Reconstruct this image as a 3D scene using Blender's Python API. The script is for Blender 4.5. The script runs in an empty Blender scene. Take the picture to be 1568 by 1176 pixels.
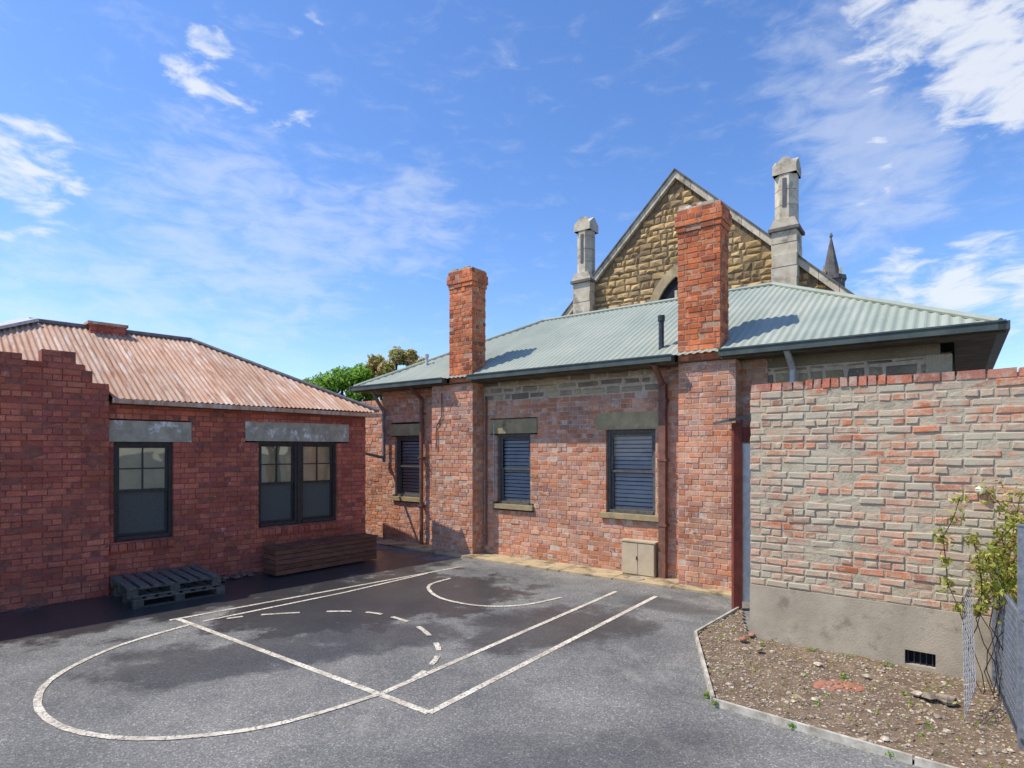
import bpy, bmesh, math, random
from mathutils import Vector, noise as mnoise
R = random.Random(7)
D = bpy.data
scene = bpy.context.scene

# ------------------------------------------------------------------ helpers
class Fr:
    def __init__(s, o, u):
        l = math.hypot(*u); s.o = o; s.u = (u[0]/l, u[1]/l); s.n = (s.u[1], -s.u[0])
    def p(s, a, off, z):
        return (s.o[0]+s.u[0]*a+s.n[0]*off, s.o[1]+s.u[1]*a+s.n[1]*off, z)
M = Fr((2.78, 9.85), (.796, -.605))
L = Fr((-6.98, 8.02), (.693, .7207))
RW = Fr((2.77, 6.78), (.783, -.622))
C = Fr((8.4, 30.0), (.796, -.605))

class MB:
    def __init__(s): s.v=[]; s.f=[]; s.m=[]; s.c=[]
    def face(s, pts, m=0, c=None):
        i=len(s.v); s.v += [tuple(p) for p in pts]; s.f.append(tuple(range(i,i+len(pts)))); s.m.append(m); s.c.append(c or (R.random(),R.random(),R.random()))
    def mesh(s, vs, fs, m=0, c=None):
        i=len(s.v); c=c or (R.random(),R.random(),R.random())
        s.v += [tuple(p) for p in vs]
        for f in fs: s.f.append(tuple(i+k for k in f)); s.m.append(m); s.c.append(c)
    def box(s, fr, a0,a1,o0,o1,z0,z1, m=0, c=None):
        v=[fr.p(a,o,z) for z in (z0,z1) for (a,o) in ((a0,o0),(a1,o0),(a1,o1),(a0,o1))]
        s.mesh(v, [(0,3,2,1),(4,5,6,7),(0,1,5,4),(1,2,6,5),(2,3,7,6),(3,0,4,7)], m, c)
    def prism(s, fr, poly, o0, o1, m=0, c=None):
        n=len(poly); v=[fr.p(a,o0,z) for a,z in poly]+[fr.p(a,o1,z) for a,z in poly]
        s.mesh(v, [tuple(range(n)), tuple(range(2*n-1,n-1,-1))]+[(i,(i+1)%n,(i+1)%n+n,i+n) for i in range(n)], m, c)
    def beam(s, p0, p1, w, h, m=0, c=None):
        p0=Vector(p0); p1=Vector(p1); d=(p1-p0).normalized()
        up=Vector((0,0,1)) if abs(d.z)<.95 else Vector((1,0,0))
        x=d.cross(up).normalized()*w/2; y=x.cross(d).normalized()*h/2
        v=[q+sx*x+sy*y for q in (p0,p1) for sx,sy in ((-1,-1),(1,-1),(1,1),(-1,1))]
        s.mesh(v, [(0,3,2,1),(4,5,6,7),(0,1,5,4),(1,2,6,5),(2,3,7,6),(3,0,4,7)], m, c)
    def pipe(s, pts, r, m=0, n=10, c=None):
        for p0,p1 in zip(pts[:-1],pts[1:]):
            p0=Vector(p0); p1=Vector(p1); d=(p1-p0).normalized()
            up=Vector((0,0,1)) if abs(d.z)<.95 else Vector((1,0,0))
            x=d.cross(up).normalized(); y=x.cross(d).normalized()
            v=[q+(x*math.cos(t*math.tau/n)+y*math.sin(t*math.tau/n))*r for q in (p0-d*r*.3,p1+d*r*.3) for t in range(n)]
            s.mesh(v,[(i,(i+1)%n,(i+1)%n+n,i+n) for i in range(n)]+[tuple(range(n-1,-1,-1)),tuple(range(n,2*n))],m,c)
    def loft(s, cx, cy, prof, n=8, rot=0, m=0, c=None):
        v=[]; 
        for z,r in prof:
            for t in range(n):
                a=rot+t*math.tau/n; v.append((cx+r*math.cos(a),cy+r*math.sin(a),z))
        f=[]
        for k in range(len(prof)-1):
            for i in range(n):
                j=(i+1)%n; f.append((k*n+i,k*n+j,(k+1)*n+j,(k+1)*n+i))
        f.append(tuple(range(n-1,-1,-1))); f.append(tuple((len(prof)-1)*n+i for i in range(n)))
        s.mesh(v,f,m,c)
    def done(s, name, mats, parent=None, smooth=False, recalc=True):
        me=D.meshes.new(name); me.from_pydata(s.v,[],s.f)
        for m in mats: me.materials.append(m)
        me.polygons.foreach_set('material_index', s.m)
        ca=me.color_attributes.new('rnd','FLOAT_COLOR','CORNER')
        buf=[]
        for f,c in zip(s.f,s.c): buf += [c[0],c[1],c[2],1.0]*len(f)
        ca.data.foreach_set('color',buf)
        if recalc:
            bm=bmesh.new(); bm.from_mesh(me); bmesh.ops.recalc_face_normals(bm, faces=bm.faces); bm.to_mesh(me); bm.free()
        if smooth: me.polygons.foreach_set('use_smooth',[True]*len(me.polygons))
        o=D.objects.new(name,me); scene.collection.objects.link(o)
        if parent: o.parent=parent
        return o

def group(name):
    e=D.objects.new(name,None); scene.collection.objects.link(e); return e

def bricks(mb, fr, s0,s1,z0,z1, off=0.0, bl=.225, H=.086, mort=.010, openings=(), top=None, hole=None,
           depth=.09, jit=.002, prot=.0035, cham=.004, back=.25, mi=0, mm=1, rock=0.0, vary=0.0, flem=True, zj=0.0):
    i=0; z=z0
    while z < z1-.02:
        h=H*(1+R.uniform(-vary,vary)); 
        if z+h>z1 or z1-(z+h)<.02: h=z1-z
        zm=z+h/2
        runs=[(s0,s1)]
        for (a,b,c,d) in openings:
            if c<zm<d:
                nr=[]
                for (p,q) in runs:
                    if b<=p or a>=q: nr.append((p,q)); continue
                    if a>p: nr.append((p,a))
                    if b<q: nr.append((b,q))
                runs=nr
        header = (i%3==1)
        for (p,q) in runs:
            if q-p<.03: continue
            if top is None:
                segs=[(p+.006,q-.006)]
            else:
                segs=[]; n=max(1,int((q-p)/.1)); st=None
                for k in range(n+1):
                    x=p+(q-p)*k/n; ok=top(x)>=z+h*.9
                    if ok and st is None: st=x
                    if (not ok or k==n) and st is not None:
                        if x-st>.08: segs.append((st+.006,x-.006-(0 if ok else (q-p)/n)))
                        st=None
            for (a,b) in segs:
                if b<=a: continue
                o1=off-.007; o0=off-back
                v=[fr.p(x,o,zz) for zz in (z,z+h) for (x,o) in ((a,o0),(b,o0),(b,o1),(a,o1))]
                mb.mesh(v,[(4,5,6,7),(0,1,5,4),(1,2,6,5),(2,3,7,6),(3,0,4,7)],mm)
        x=s0-(R.uniform(0,bl) if vary else (bl*(.25,.0,.5)[i%3]))
        while x<s1:
            w=bl*(1+R.uniform(-vary*2,vary*2)); 
            if flem and header: w=bl*.5
            e=x+w
            for (p,q) in runs:
                a=max(x,p); b=min(e,q)
                if b-a<.035: continue
                a2=a+(mort/2 if a>p else 0); b2=b-(mort/2 if b<q else 0)
                if top and (min(top(a2),top(b2),top((a2+b2)/2))<z+h*.85): continue
                if hole and hole((a2+b2)/2,zm): continue
                c=(R.random(),R.random(),R.random())
                pr=off+R.gauss(0,prot)
                za=z+mort/2+R.uniform(-zj,zj); zb=z+h-mort/2+R.uniform(-zj,zj)
                J=lambda:R.uniform(-jit,jit)
                o0=off-depth
                corners=[(a2,za),(b2,za),(b2,zb),(a2,zb)]
                ring=[(x_+J(),z_+J()) for x_,z_ in corners]
                vb=[fr.p(x_,o0,z_) for x_,z_ in corners]
                vm=[fr.p(x_,pr-cham,z_) for x_,z_ in ring]
                cx=(a2+b2)/2; cz=(za+zb)/2
                ci=cham*1.3
                vf=[fr.p(x_+(ci if x_<cx else -ci)+J()*.5, pr+R.uniform(0,rock*.4)+J()*.5, z_+(ci if z_<cz else -ci)) for x_,z_ in ring]
                vs=vb+vm+vf
                fs=[(0,1,5,4),(1,2,6,5),(2,3,7,6),(3,0,4,7),(4,5,9,8),(5,6,10,9),(6,7,11,10),(7,4,8,11)]
                if rock>0:
                    vs.append(fr.p(cx+R.uniform(-.2,.2)*(b2-a2),pr+rock*R.uniform(.5,1.3),cz+R.uniform(-.2,.2)*h))
                    fs+=[(8,9,12),(9,10,12),(10,11,12),(11,8,12)]
                else: fs.append((8,9,10,11))
                mb.mesh(vs,fs,mi,c)
            x=e
        z+=h; i+=1

# ------------------------------------------------------------------ materials
def newmat(name):
    m=D.materials.new(name); m.use_nodes=True; nt=m.node_tree; nt.nodes.clear()
    out=nt.nodes.new('ShaderNodeOutputMaterial'); b=nt.nodes.new('ShaderNodeBsdfPrincipled')
    nt.links.new(b.outputs[0],out.inputs[0]); return m,nt,b
def lk(nt,a,b): nt.links.new(a,b)
def val(nt,inp,v):
    if isinstance(v,bpy.types.NodeSocket): nt.links.new(v,inp)
    else:
        if isinstance(v,(tuple,list)) and len(v)==3 and inp.type=='RGBA': v=(*v,1)
        inp.default_value=v
def mix(nt,fac,a,b,blend='MIX'):
    n=nt.nodes.new('ShaderNodeMix'); n.data_type='RGBA'; n.blend_type=blend; n.clamp_factor=True
    val(nt,n.inputs[0],fac); val(nt,n.inputs[6],a); val(nt,n.inputs[7],b); return n.outputs[2]
def math_(nt,op,a,b=0.0,clamp=False):
    n=nt.nodes.new('ShaderNodeMath'); n.operation=op; n.use_clamp=clamp
    val(nt,n.inputs[0],a); val(nt,n.inputs[1],b); return n.outputs[0]
def coord(nt,scale=(1,1,1),kind='Object'):
    t=nt.nodes.new('ShaderNodeTexCoord'); mp=nt.nodes.new('ShaderNodeMapping'); mp.inputs['Scale'].default_value=scale
    lk(nt,t.outputs[kind],mp.inputs[0]); return mp.outputs[0]
def noise(nt,scale,detail=4,rough=.55,vec=None,dist=0):
    n=nt.nodes.new('ShaderNodeTexNoise'); n.inputs['Scale'].default_value=scale; n.inputs['Detail'].default_value=detail
    n.inputs['Roughness'].default_value=rough; n.inputs['Distortion'].default_value=dist
    lk(nt,vec if vec else coord(nt),n.inputs['Vector']); return n.outputs['Fac']
def ramp(nt,fac,stops,interp='LINEAR'):
    n=nt.nodes.new('ShaderNodeValToRGB'); cr=n.color_ramp; cr.interpolation=interp
    while len(cr.elements)<len(stops): cr.elements.new(.5)
    for e,(p,c) in zip(cr.elements,stops):
        e.position=p; e.color=(c,c,c,1) if not isinstance(c,(tuple,list)) else (*c,1)
    lk(nt,fac,n.inputs[0]); return n.outputs[0]
def bump(nt,b,h,strength=.4,dist=.01):
    n=nt.nodes.new('ShaderNodeBump'); n.inputs['Strength'].default_value=strength; n.inputs['Distance'].default_value=dist
    lk(nt,h,n.inputs['Height']); lk(nt,n.outputs[0],b.inputs['Normal'])
def rnd(nt):
    a=nt.nodes.new('ShaderNodeAttribute'); a.attribute_name='rnd'; s=nt.nodes.new('ShaderNodeSeparateColor')
    lk(nt,a.outputs['Color'],s.inputs[0]); return s.outputs
def srgb(r,g,b):
    f=lambda c:(c/255/12.92) if c<=10 else ((c/255+.055)/1.055)**2.4
    return (f(r),f(g),f(b))

def mat_brick(name, cols, smear=None, smear_lo=.6, smear_hi=.7, smear_scale=6, dark=.35, stain_scale=1.2, white=None, wlo=.6, whi=.75, wscale=9, bumpd=.006, pb=.06, vr=(.82,1.12), vec=(1,1,1)):
    m,nt,b=newmat(name); r=rnd(nt); v=coord(nt,vec)
    n=len(cols); base=ramp(nt,r[0],[(i/(n-1),c) for i,c in enumerate(cols)])
    base=mix(nt,1.0,base,ramp(nt,r[1],[(0,vr[0]),(1,vr[1])]),'MULTIPLY')
    fine=noise(nt,60,4,.7)
    base=mix(nt,1.0,base,ramp(nt,fine,[(.25,.66),(.75,1.25)]),'MULTIPLY')
    st=ramp(nt,noise(nt,stain_scale,5,.62),[(.38,1-dark),(.62,1.08)])
    base=mix(nt,1.0,base,st,'MULTIPLY')
    if white is not None:
        f=math_(nt,'ADD',noise(nt,wscale,6,.75,v),math_(nt,'MULTIPLY',math_(nt,'SUBTRACT',r[2],.5),pb))
        base=mix(nt,ramp(nt,f,[(wlo,0),(whi,1)]),base,white)
    if smear is not None:
        f=math_(nt,'ADD',noise(nt,smear_scale,6,.72,v),math_(nt,'MULTIPLY',math_(nt,'SUBTRACT',r[1],.5),pb))
        base=mix(nt,ramp(nt,f,[(smear_lo,0),(smear_hi,1)]),base,smear)
    lk(nt,base,b.inputs['Base Color']); b.inputs['Roughness'].default_value=.92
    b.inputs['Specular IOR Level'].default_value=.2
    bump(nt,b,fine,.8,bumpd); return m

def mat_noise(name,c1,c2,scale=8,rough=.8,lo=.35,hi=.65,c3=None,scale3=1.5,lo3=.55,hi3=.7,bumps=.3,bdist=.004,bscale=60,metal=0,vec=(1,1,1),spec=.3,use_rnd=0):
    m,nt,b=newmat(name); v=coord(nt,vec)
    col=mix(nt,ramp(nt,noise(nt,scale,5,.64,v),[(lo,0),(hi,1)]),c1,c2)
    if c3 is not None: col=mix(nt,ramp(nt,noise(nt,scale3,6,.7,v),[(lo3,0),(hi3,1)]),col,c3)
    if use_rnd:
        col=mix(nt,1.0,col,ramp(nt,rnd(nt)[0],[(0,1-use_rnd),(1,1+use_rnd*.6)]),'MULTIPLY')
    lk(nt,col,b.inputs['Base Color']); b.inputs['Roughness'].default_value=rough; b.inputs['Metallic'].default_value=metal
    b.inputs['Specular IOR Level'].default_value=spec
    if bumps: bump(nt,b,noise(nt,bscale,4,.6,v),bumps,bdist)
    return m

S=srgb
brick_left=mat_brick('left_brick',[S(196,108,86),S(206,114,88),S(212,126,98),S(188,98,80),S(178,100,88),S(204,118,92)],dark=.32,white=S(222,186,164),wlo=.61,whi=.75,wscale=14,smear=S(140,86,76),smear_lo=.54,smear_hi=.72,smear_scale=4)
mort_left=mat_noise('left_mortar',S(126,76,64),S(158,98,82),14,.95)
brick_main=mat_brick('main_brick',[S(200,148,120),S(216,146,106),S(200,156,134),S(224,168,132),S(180,134,118),S(212,134,92),S(208,150,116)],dark=.25,white=S(224,208,190),wlo=.54,whi=.74,wscale=8,smear=S(168,140,124),smear_lo=.54,smear_hi=.7,smear_scale=2.5,stain_scale=.9)
mort_main=mat_noise('main_mortar',S(178,160,140),S(206,190,168),14,.95)
brick_chim=mat_brick('chimney_brick',[S(210,116,72),S(224,130,80),S(190,98,64),S(218,140,98),S(150,88,70),S(214,120,74)],dark=.3,white=S(220,172,136),wlo=.56,whi=.72,smear=S(110,82,70),smear_lo=.58,smear_hi=.72,smear_scale=5,pb=.12)
mort_chim=mat_noise('chimney_mortar',S(156,118,92),S(190,156,128),14,.95)
brick_right=mat_brick('right_brick',[S(220,148,112),S(216,130,88),S(204,162,134),S(194,140,116),S(222,150,112),S(190,162,140)],dark=.25,smear=S(184,174,150),smear_lo=.40,smear_hi=.58,smear_scale=2.2,white=S(200,184,160),wlo=.46,whi=.66,wscale=9,vec=(1,1,1.7),pb=.10)
mort_right=mat_noise('right_mortar',S(190,178,152),S(160,150,128),10,.95,bumps=.9,bdist=.01,bscale=35)
brick_cop=mat_brick('coping_brick',[S(206,130,104),S(216,132,98),S(192,142,120),S(176,116,98)],dark=.3,smear=S(182,164,146),smear_lo=.5,smear_hi=.66,smear_scale=6)
stone_church=mat_brick('church_stone',[S(216,182,126),S(196,162,110),S(228,196,142),S(176,146,104),S(152,130,98),S(220,184,128)],dark=.4,stain_scale=.35,smear=S(112,98,78),smear_lo=.58,smear_hi=.7,smear_scale=1.6,bumpd=.03)
mort_church=mat_noise('church_mortar',S(136,114,82),S(102,88,66),5,.95)
stone_dress=mat_noise('dressed_stone',S(208,198,174),S(180,168,144),2,.85,c3=S(116,108,94),scale3=.9,lo3=.52,hi3=.68,use_rnd=.12)
stone_rub=mat_brick('rubble_stone',[S(180,168,140),S(150,140,120),S(196,182,150),S(130,122,108),S(186,170,134)],dark=.3,smear=S(196,180,150),smear_lo=.6,smear_hi=.7,bumpd=.012)
lintel_y=mat_noise('sandstone_lintel',S(180,160,118),S(150,136,102),5,.9,c3=S(114,104,86),scale3=3,use_rnd=.1)
lintel_g=mat_noise('weathered_lintel',S(186,174,150),S(154,144,126),6,.9,c3=S(228,224,216),scale3=4,lo3=.54,hi3=.64)
concrete=mat_noise('concrete',S(178,166,144),S(156,146,126),3,.9,c3=S(134,124,106),scale3=5,bumps=.5,bdist=.008)
apron_m=mat_noise('mossy_concrete',S(190,172,136),S(160,142,112),3,.95,c3=S(108,98,78),scale3=1.7,lo3=.5,hi3=.62,bumps=.5,bdist=.01)
white_p=mat_noise('aged_white_paint',S(225,222,212),S(200,196,186),12,.6)
timber_w=mat_noise('weathered_edging',S(205,200,184),S(150,142,124),8,.85,use_rnd=.15)
frame_dark=mat_noise('dark_window_frame',S(70,62,56),S(48,44,40),20,.5)
frame_grey=mat_noise('grey_window_frame',S(104,102,98),S(76,74,72),20,.55)
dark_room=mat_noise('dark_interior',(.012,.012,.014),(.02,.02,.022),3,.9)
red_timber=mat_noise('red_brown_timber',S(130,66,52),S(96,50,40),6,.7)
brown_pipe=mat_noise('brown_pipe_paint',S(136,96,80),S(104,74,62),9,.6)
zinc=mat_noise('zinc_pipe',S(200,202,202),S(172,174,174),9,.5,metal=.2)
grey_pipe=mat_noise('grey_pipe',S(130,128,124),S(100,98,96),9,.6)
gutter_m=mat_noise('green_gutter',S(82,92,86),S(64,74,70),3,.5)
soffit_m=mat_noise('soffit_timber',S(104,92,76),S(78,70,58),4,.8)
planter_m=mat_noise('stained_timber',S(132,88,68),S(98,66,52),5,.7,vec=(1,1,6),use_rnd=.25)
pallet_m=mat_noise('wet_pallet_timber',S(116,110,100),S(74,70,64),6,.7,vec=(3,3,12),use_rnd=.35)
cabinet_m=mat_noise('beige_cabinet',S(198,182,152),S(180,164,136),4,.7,c3=S(150,132,106),scale3=6,lo3=.6)
fence_m=mat_noise('galvanised_steel',S(150,154,158),S(116,122,128),20,.5,metal=.3)
fence_dark=mat_noise('dark_steel',S(72,78,84),S(54,60,66),20,.5,metal=.3)
blind_m=mat_noise('blind_slat',S(206,206,208),S(186,186,190),3,.6)
pane_reflect_m=mat_noise('cream_pane_reflection',S(236,226,192),S(208,198,166),3,.8)  # added cream sheet: sky reflection in the upper panes put into its colour
sheet_m=mat_noise('obscure_sheet',S(104,104,96),S(70,71,66),120,.75)
rock_m=mat_noise('stones',S(196,182,158),S(124,112,98),20,.9,use_rnd=.5)
bark=mat_noise('bark',S(92,76,60),S(60,48,40),10,.9)

def mat_glass(name,ior):
    m=D.materials.new(name); m.use_nodes=True; nt=m.node_tree; nt.nodes.clear()
    out=nt.nodes.new('ShaderNodeOutputMaterial'); mx=nt.nodes.new('ShaderNodeMixShader')
    t=nt.nodes.new('ShaderNodeBsdfTransparent'); t.inputs[0].default_value=(.86,.88,.88,1)
    g=nt.nodes.new('ShaderNodeBsdfGlossy'); g.inputs['Roughness'].default_value=.02; g.inputs[0].default_value=(.9,.9,.9,1)
    fr=nt.nodes.new('ShaderNodeFresnel'); fr.inputs[0].default_value=ior
    bp=nt.nodes.new('ShaderNodeBump'); bp.inputs['Strength'].default_value=.12; bp.inputs['Distance'].default_value=.02
    lk(nt,noise(nt,3,1),bp.inputs['Height']); lk(nt,bp.outputs[0],g.inputs['Normal'])
    lk(nt,fr.outputs[0],mx.inputs[0]); lk(nt,t.outputs[0],mx.inputs[1]); lk(nt,g.outputs[0],mx.inputs[2]); lk(nt,mx.outputs[0],out.inputs[0]); return m
glass=mat_glass('window_glass',1.42); glass_old=mat_glass('old_window_glass',2.2)

def mat_leaf(name,cols):
    m,nt,b=newmat(name); r=rnd(nt); n=len(cols)
    col=ramp(nt,r[0],[(i/(n-1),c) for i,c in enumerate(cols)])
    col=mix(nt,1.0,col,ramp(nt,r[1],[(0,.55),(1,1.25)]),'MULTIPLY')
    lk(nt,col,b.inputs['Base Color']); b.inputs['Roughness'].default_value=.5
    tr=nt.nodes.new('ShaderNodeBsdfTranslucent'); lk(nt,col,tr.inputs[0]); mx=nt.nodes.new('ShaderNodeMixShader'); mx.inputs[0].default_value=.45
    out=[x for x in nt.nodes if x.type=='OUTPUT_MATERIAL'][0]
    lk(nt,b.outputs[0],mx.inputs[1]); lk(nt,tr.outputs[0],mx.inputs[2]); lk(nt,mx.outputs[0],out.inputs[0]); return m
leaf_green=mat_leaf('green_leaves',[S(92,144,40),S(136,182,56),S(166,200,72)])
leaf_red=mat_leaf('photinia_leaves',[S(130,156,60),S(170,176,84),S(216,166,116),S(226,192,142),S(140,162,64),S(200,186,100)])
leaf_yel=mat_leaf('climber_leaves',[S(130,150,52),S(190,184,80),S(164,178,70),S(212,196,104),S(136,156,56),S(176,120,80)])

def slopevec(nt,ang,sx,sy):
    t=nt.nodes.new('ShaderNodeTexCoord'); mp=nt.nodes.new('ShaderNodeMapping'); mp.vector_type='TEXTURE'
    mp.inputs['Rotation'].default_value=(0,0,ang); mp.inputs['Scale'].default_value=(sx,sy,sy)
    lk(nt,t.outputs['Object'],mp.inputs[0]); return mp.outputs[0]
def mat_roof_green():
    m,nt,b=newmat('green_corrugated_steel')
    v=slopevec(nt,math.atan2(-.605,.796),.25,1.6)
    c=mix(nt,ramp(nt,noise(nt,.8,5,.6),[(.35,0),(.65,1)]),S(160,166,150),S(142,152,138))
    c=mix(nt,ramp(nt,noise(nt,1,5,.7,v),[(.5,0),(.75,.6)]),c,S(176,178,164))
    lk(nt,c,b.inputs['Base Color']); b.inputs['Roughness'].default_value=.65; b.inputs['Specular IOR Level'].default_value=.3; return m
def mat_roof_rust():
    m,nt,b=newmat('rusty_corrugated_iron'); r=rnd(nt)
    v=slopevec(nt,math.atan2(.7207,.693),.1,1.1)
    c=mix(nt,ramp(nt,noise(nt,1.1,6,.65),[(.35,0),(.62,1)]),S(184,138,106),S(196,160,132))
    c=mix(nt,ramp(nt,noise(nt,1,6,.7,v),[(.5,0),(.64,.8)]),c,S(216,200,182))
    c=mix(nt,ramp(nt,noise(nt,1.3,6,.7,v),[(.52,0),(.66,.9)]),c,S(148,96,68))
    c=mix(nt,1.0,c,ramp(nt,r[0],[(0,.85),(1,1.06)]),'MULTIPLY')
    lk(nt,c,b.inputs['Base Color']); b.inputs['Roughness'].default_value=.85; return m
roof_green=mat_roof_green(); roof_rust=mat_roof_rust()

def mat_asphalt():
    m,nt,b=newmat('asphalt')
    sp=nt.nodes.new('ShaderNodeTexVoronoi'); sp.inputs['Scale'].default_value=95; lk(nt,coord(nt),sp.inputs['Vector'])
    s2=nt.nodes.new('ShaderNodeSeparateColor'); lk(nt,sp.outputs['Color'],s2.inputs[0])
    spk=ramp(nt,s2.outputs[0],[(0,.6),(.7,1.0),(.93,1.3),(1,2.0)])
    big=ramp(nt,noise(nt,.55,6,.68),[(.36,S(98,98,95)),(.5,S(117,116,111)),(.66,S(136,134,127))])
    col=mix(nt,1.0,big,spk,'MULTIPLY')
    col=mix(nt,ramp(nt,noise(nt,1.1,6,.75,coord(nt,(1,.5,1))),[(.56,0),(.7,.55)]),col,S(156,153,142))
    def blob(cx,cy,rx,ry,rot,soft=.5):
        t=nt.nodes.new('ShaderNodeTexCoord'); mp=nt.nodes.new('ShaderNodeMapping'); mp.vector_type='TEXTURE'
        mp.inputs['Location'].default_value=(cx,cy,0); mp.inputs['Rotation'].default_value=(0,0,rot); mp.inputs['Scale'].default_value=(rx,ry,50)
        lk(nt,t.outputs['Object'],mp.inputs[0]); ln=nt.nodes.new('ShaderNodeVectorMath'); ln.operation='LENGTH'; lk(nt,mp.outputs[0],ln.inputs[0])
        return ln.outputs['Value'],soft
    wob=math_(nt,'MULTIPLY',math_(nt,'SUBTRACT',noise(nt,1.3,6,.68),.5),2.0)
    tot=None
    for (bb,amt) in ((blob(-4.4,9.4,1.9,5.2,-.765,.6),1),(blob(-2.0,8.8,2.6,2.0,.6,.7),.9),(blob(.5,7.3,1.7,1.1,.3,.5),.75),(blob(-3.0,6.2,1.6,.95,.4,.5),.75),(blob(-1.6,7.0,1.4,.8,.2,.5),.75),(blob(2.2,8.3,1.2,.5,-.6,.4),.5),(blob(.6,4.2,1.8,.6,.1,.3),.4)):
        ln,soft=bb
        k=math_(nt,'MULTIPLY',ramp(nt,math_(nt,'ADD',ln,wob),[(soft,1),(1,0)],'EASE'),amt)
        tot=k if tot is None else math_(nt,'MAXIMUM',tot,k)
    col=mix(nt,math_(nt,'MULTIPLY',tot,.85),col,S(46,46,48))
    lk(nt,col,b.inputs['Base Color'])
    lk(nt,ramp(nt,tot,[(0,.92),(.6,.5),(1,.28)]),b.inputs['Roughness'])
    bump(nt,b,sp.outputs['Distance'],.6,.003); return m
asphalt=mat_asphalt()
def mat_paint():
    m,nt,b=newmat('road_marking_paint')
    c=mix(nt,ramp(nt,noise(nt,2.2,6,.75),[(.42,0),(.66,1)]),S(222,214,194),S(166,156,136))
    c=mix(nt,ramp(nt,noise(nt,34,5,.75),[(.5,0),(.6,1)]),c,S(122,116,106))
    lk(nt,c,b.inputs['Base Color']); b.inputs['Roughness'].default_value=.8; bump(nt,b,noise(nt,90,3),.4,.004); return m
paint=mat_paint()
soil=mat_noise('soil',S(136,116,94),S(102,86,70),7,.95,c3=S(160,144,122),scale3=25,lo3=.56,hi3=.64,bumps=1,bdist=.02,bscale=45)

# ------------------------------------------------------------------ ground
mb=MB(); mb.face([(-300,-100,0),(300,-100,0),(300,500,0),(-300,500,0)]); mb.done('asphalt_ground',[asphalt])

def strip(mb,pts,w,z,smoothn=0):
    P=[Vector((x,y,0)) for x,y in pts]
    if smoothn:
        Q=[]
        for i in range(len(P)-1):
            p0=P[max(i-1,0)];p1=P[i];p2=P[i+1];p3=P[min(i+2,len(P)-1)]
            for k in range(smoothn):
                t=k/smoothn
                Q.append(.5*((2*p1)+(p2-p0)*t+(2*p0-5*p1+4*p2-p3)*t*t+(3*p1-p0-3*p2+p3)*t**3))
        P=Q+[P[-1]]
    vs=[];fs=[]
    for i,p in enumerate(P):
        d=(P[min(i+1,len(P)-1)]-P[max(i-1,0)]).normalized(); nrm=Vector((-d.y,d.x,0)); ww=w*(1+.08*math.sin(i*1.7))
        vs+= [(*(p+nrm*ww/2).xy,z),(*(p-nrm*ww/2).xy,z)]
    for i in range(len(P)-1): fs.append((2*i,2*i+1,2*i+3,2*i+2))
    mb.mesh(vs,fs)
    return P
mb=MB()
def seg(pts,w=.06,z=.004,n=0): strip(mb,pts,w,z,n)
seg([(2.161,8.8),(-.691,4.90)],.065)
seg([(1.605,9.083),(-1.171,5.294)],.06,.0045)
seg([(-4.332,7.615),(-.691,4.90)],.065,.005)
seg([(-.953,11.0),(-4.40,7.55)],.055,.0055)
seg([(-1.496,10.05+.35),(-2.6,8.98),(-3.95,7.5)],.05,.006)
seg([(-4.04,7.36),(-4.40,6.556),(-4.42,5.706),(-4.13,5.116),(-3.67,4.714),(-3.177,4.51),(-2.658,4.465),(-2.072,4.60),(-1.643,4.865),(-1.171,5.294)],.06,.0065,8)
seg([(-1.044,10.0),(-1.318,9.565),(-1.277,9.124),(-.995,8.609),(-.449,8.25),(.147,8.285),(.737,8.72)],.055,.007,8)
P=[(-3.7,7.62),(-3.326,7.795),(-2.509,7.952),(-1.971,7.92),(-1.575,7.704),(-1.165,7.279),(-.867,6.667),(-.791,6.246),(-.867,5.824),(-1.0,5.55)]
tmp=MB(); Q=strip(tmp,P,.06,0,12)
for i in range(0,len(Q)-6,12):
    seg([(q.x,q.y) for q in Q[i:i+8]],.06,.0075)
mb.done('court_markings',[paint],recalc=False)

mb=MB()
for i in range(9):
    a=-7.2+i*1.05
    mb.box(M,a,a+1.035,0.002,.62+R.uniform(-.02,.02),-.05,.03+R.uniform(0,.006))
mb.done('concrete_path',[apron_m])

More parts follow.
